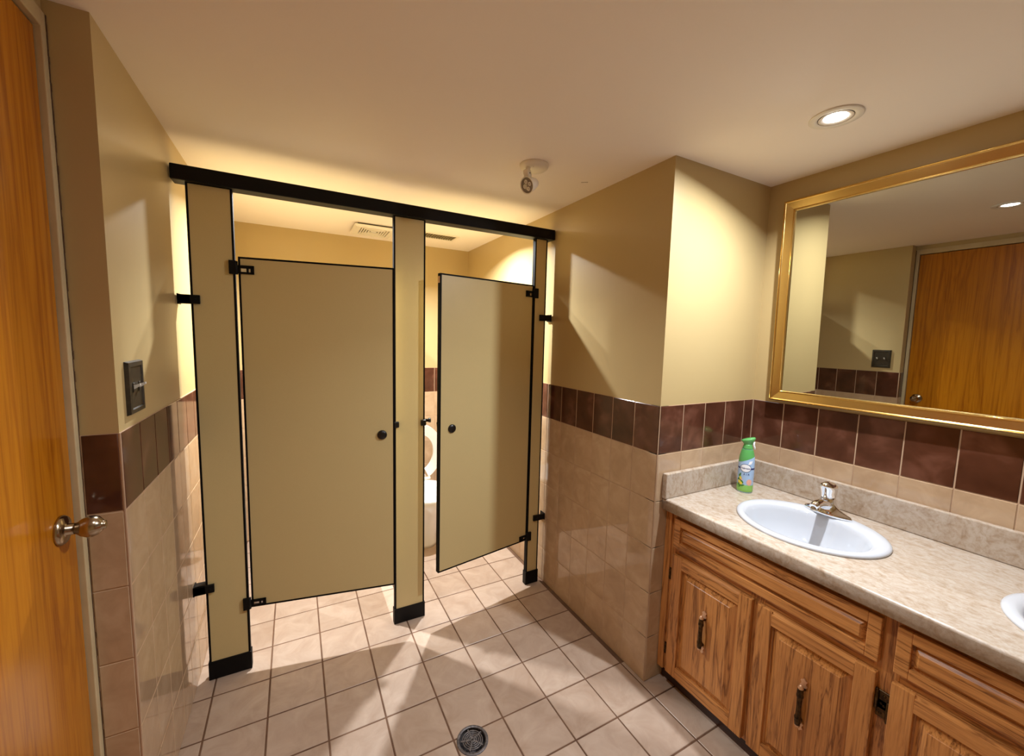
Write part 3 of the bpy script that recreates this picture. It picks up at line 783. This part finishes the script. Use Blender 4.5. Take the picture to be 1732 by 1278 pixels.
# ------------------------------------------------------------------ ceiling fittings
def downlight(key, label):
    x, y = LAMPS[key][0], LAMPS[key][1]
    t = thing('recessed_downlight', (x, y, H), label, 'downlight', 'recessed ceiling downlights')
    MB().lathe([(.070, -.0004), (.0705, -.003), (.067, -.0045), (.050, -.0045), (.0475, -.003)], (x, y, H), (0, 0, 1), 40, cap0=False, cap1=False).build('trim_ring', 'white_enamel', t)
    cut(ce, MB().lathe([(.0485, -.01), (.0485, .030)], (x, y, H), (0, 0, 1), 40))      # open gap between trim and lamp
    MB().lathe([(.0450, -.0036), (.040, -.0040), (.032, -.0012)], (x, y, H), (0, 0, 1), 40, cap0=False, cap1=False).build('reflector', 'reflector_white', t)
    MB().lathe([(.0448, -.0034), (.0448, .022), (0, .022)], (x, y, H), (0, 0, 1), 40, cap0=False).build('lamp_body', 'duct_metal', t)
    MB().lathe([(.032, -.0012), (.018, -.0026), (0, -.003)], (x, y, H), (0, 0, 1), 32, cap0=False).build('bulb_lens', 'bulb_glow', t)
    lamp('ceiling_lamp_offscreen' if key == 'middle' else 'lamp_light', key, t, H-.0065-(.004 if key in TILT else 0))
    return t
downlight('vanity', 'lit round recessed downlight over the sink beside the spray can')
downlight('middle', 'lit round recessed downlight in mid ceiling, reflected in the mirror')
downlight('stall_a', 'lit round recessed downlight in the stall beside the left wall')
downlight('stall_b', 'lit round recessed downlight in the stall beside the tiled wall')

# emergency lamp head
ex, ey = 1.548, -.470
em = thing('emergency_light', (ex, ey, H), 'white emergency lamp head on a round ceiling base outside the stalls', 'emergency light')
MB().lathe([(.060, -.0003), (.0605, -.004), (.058, -.012), (.050, -.018), (.030, -.021), (0, -.0215)], (ex, ey, H), (0, 0, 1), 40).build('ceiling_base', 'white_plastic', em)
kx, ky = ex-.038, ey-.012
MB().tube([(kx+.006, ky+.004, H-.014), (kx, ky, H-.038)], [.011, .009], 14).build('stem', 'white_plastic', em)
kd = Vector((.55, -.80, .1)).normalized()
MB().lathe([(0, -.011), (.017, -.011), (.018, -.009), (.018, .009), (.017, .011), (0, .011)], (kx, ky, H-.046), kd, 24).build('swivel_joint', 'white_plastic', em)
MB().lathe([(.0035, .0112), (.0035, .0122), (0, .0122)], (kx, ky, H-.046), kd, 12).build('swivel_screw', 'black_plastic', em)
hdv = Vector((-.86, -.30, -.42)).normalized(); hc = Vector((kx+.024, ky+.010, H-.080))
MB().lathe([(0, -.030), (.014, -.030), (.020, -.026), (.027, 0), (.033, .026), (.034, .030), (.031, .030), (.030, .026)], hc, hdv, 32, cap1=False).build('lamp_head', 'white_plastic', em)
MB().lathe([(0, .024), (.0305, .024), (.0305, .0262), (0, .0265)], hc, hdv, 28).build('lens', 'lens_grey', em)
q_ = Vector((0, 0, 1)).rotation_difference(hdv)
for a in range(4):
    p_ = hc + q_ @ Vector((.014*math.cos(a*PI/2+.5), .014*math.sin(a*PI/2+.5), .0262))
    MB().lathe([(.008, 0), (.006, .001), (.0035, -.0004), (0, .0012)], p_, hdv, 14, cap0=False).build('led', 'reflector_white', em)
MB().lathe([(.003, -.0006), (.003, .0006), (0, .0006)], (ex-.018, ey-.030, H-.0195), (0, -.2, -1), 10).build('screw_hole', 'crack_brown', em)

# exhaust fan grille in the first stall
fx, fy, hw = 1.145, .985, .135
fan = thing('exhaust_fan', (fx, fy, H), 'square white exhaust fan grille with nested louvres in the stall ceiling', 'exhaust fan')
fg = MB()
o_ = lambda s, z: [Vector((fx+a*s, fy+b*s, H+z)) for a, b in ((-1, -1), (1, -1), (1, 1), (-1, 1))]
ringf(fg, o_(hw, -.012), o_(hw, -.018)); ringf(fg, o_(hw, -.018), o_(hw-.012, -.026)); ringf(fg, o_(hw-.012, -.026), o_(.092, -.026)); ringf(fg, o_(.092, -.026), o_(.092, -.010)); fg.build('grille_frame', 'white_plastic', fan)
cut(ce, MB().box(fx-.115, fx+.115, fy-.115, fy+.115, H-.01, H+.08))
hl = MB(); q0 = o_(.1145, .079); q1 = o_(.1145, -.012); q2 = o_(.105, -.012); q3 = o_(.105, .079)
ringf(hl, q0, q1); ringf(hl, q1, q2); ringf(hl, q2, q3); ringf(hl, q3, q0); hl.build('housing_lip', 'duct_metal', fan)
for i, s in enumerate((.084, .068, .052, .036)):
    lv = MB(); ringf(lv, o_(s, -.024), o_(s-.0075, -.024)); ringf(lv, o_(s-.0075, -.024), o_(s-.0075, -.014)); ringf(lv, o_(s, -.024), o_(s, -.014)); lv.build('louvre', 'white_plastic', fan)
MB().box(fx-.018, fx+.018, fy-.006, fy+.006, H-.0245, H-.014, .001).build('centre_bar', 'white_plastic', fan)
# supply register in the second stall
vx0, vx1, vy0, vy1 = 1.40, 1.720, .850, 1.010
vt = thing('ceiling_vent', ((vx0+vx1)/2, (vy0+vy1)/2, H), 'narrow metal slatted air register in the stall ceiling', 'vent')
fr_ = MB()
fr_.box(vx0, vx1, vy0, vy0+.018, H-.006, H-.0003, .001).box(vx0, vx1, vy1-.018, vy1, H-.006, H-.0003, .001).box(vx0, vx0+.018, vy0+.018, vy1-.018, H-.006, H-.0003, .001).box(vx1-.018, vx1, vy0+.018, vy1-.018, H-.006, H-.0003, .001)
fr_.build('register_frame', 'white_plastic', vt)
cut(ce, MB().box(vx0+.012, vx1-.012, vy0+.012, vy1-.012, H-.01, H+.092))
dl = MB().box(vx0+.0125, vx0+.016, vy0+.0125, vy1-.0125, H+.0004, H+.0915).box(vx1-.016, vx1-.0125, vy0+.0125, vy1-.0125, H+.0004, H+.0915)
dl.box(vx0+.016, vx1-.016, vy0+.0125, vy0+.016, H+.0004, H+.0915).box(vx0+.016, vx1-.016, vy1-.016, vy1-.0125, H+.0004, H+.0915)
dl.box(vx0+.0125, vx1-.0125, vy0+.0125, vy1-.0125, H+.0885, H+.0915).build('duct_lining', 'duct_metal', vt)
x = vx0+.026
while x < vx1-.022:
    MB().add([(x, vy0+.018, H-.002), (x+.005, vy0+.018, H-.0065), (x+.005, vy1-.018, H-.0065), (x, vy1-.018, H-.002), (x+.001, vy0+.018, H-.0014), (x+.006, vy0+.018, H-.006), (x+.006, vy1-.018, H-.006), (x+.001, vy1-.018, H-.0014)],
             [[0, 1, 2, 3], [4, 7, 6, 5], [0, 4, 5, 1], [3, 2, 6, 7], [1, 5, 6, 2], [0, 3, 7, 4]]).build('slat', 'vent_metal', vt)
    x += .0180

# ------------------------------------------------------------------ floor drain
fdx, fdy, fr0 = 1.196, -.742, .058
fd = thing('floor_drain', (fdx, fdy, 0), 'round grey cast metal floor drain grate in the tiles', 'floor drain')
MB().lathe([(fr0, -.002), (fr0, .0024), (fr0-.003, .0034), (fr0-.009, .0034), (fr0-.010, .0012)], (fdx, fdy, 0), (0, 0, 1), 40, cap0=False, cap1=False).build('rim', 'cast_grey', fd)
def hole(): return MB().lathe([(fr0-.006, -.070), (fr0-.006, .02)], (fdx, fdy, 0), (0, 0, 1), 40)
cut(fl, hole())
for t_ in [c for c in fl.children if c.name.startswith('floor_tile')]:
    dx_, dy_ = abs(t_.location.x-fdx), abs(t_.location.y-fdy)
    if dx_ < T/2+fr0-.006 and dy_ < T/2+fr0-.006:
        bm = bmesh.new(); bm.from_mesh(t_.data); bmesh.ops.holes_fill(bm, edges=bm.edges); bmesh.ops.recalc_face_normals(bm, faces=bm.faces)
        me = t_.data.copy(); bm.to_mesh(me); bm.free(); t_.data = me; cut(t_, hole())
MB().lathe([(fr0-.0065, .0010), (fr0-.0065, -.030), (.026, -.060), (.024, -.069), (0, -.069)], (fdx, fdy, 0), (0, 0, 1), 40, cap0=False).build('drain_cup', 'cast_grey', fd)
for r in (.036, .029, .022, .015, .0085):
    MB().lathe([(r+.0017, .0006), (r+.0017, .0028), (r-.0017, .0028), (r-.0017, .0006)], (fdx, fdy, 0), (0, 0, 1), 36, cap0=False, cap1=False).build('grate_ring', 'cast_grey', fd)
for i in range(5):
    a = i*2*PI/5+.35; c_, s_ = math.cos(a), math.sin(a); t_ = .0028; sp = MB()
    vs = []
    for z_ in (.0006, .0031):
        for (rr, ww) in ((.003, -t_), (.043, -t_), (.043, t_), (.003, t_)): vs.append((fdx+rr*c_-ww*s_, fdy+rr*s_+ww*c_, z_))
    sp.add(vs, [[3, 2, 1, 0], [4, 5, 6, 7], [0, 1, 5, 4], [1, 2, 6, 5], [2, 3, 7, 6], [3, 0, 4, 7]]); sp.build('spoke', 'cast_grey', fd)
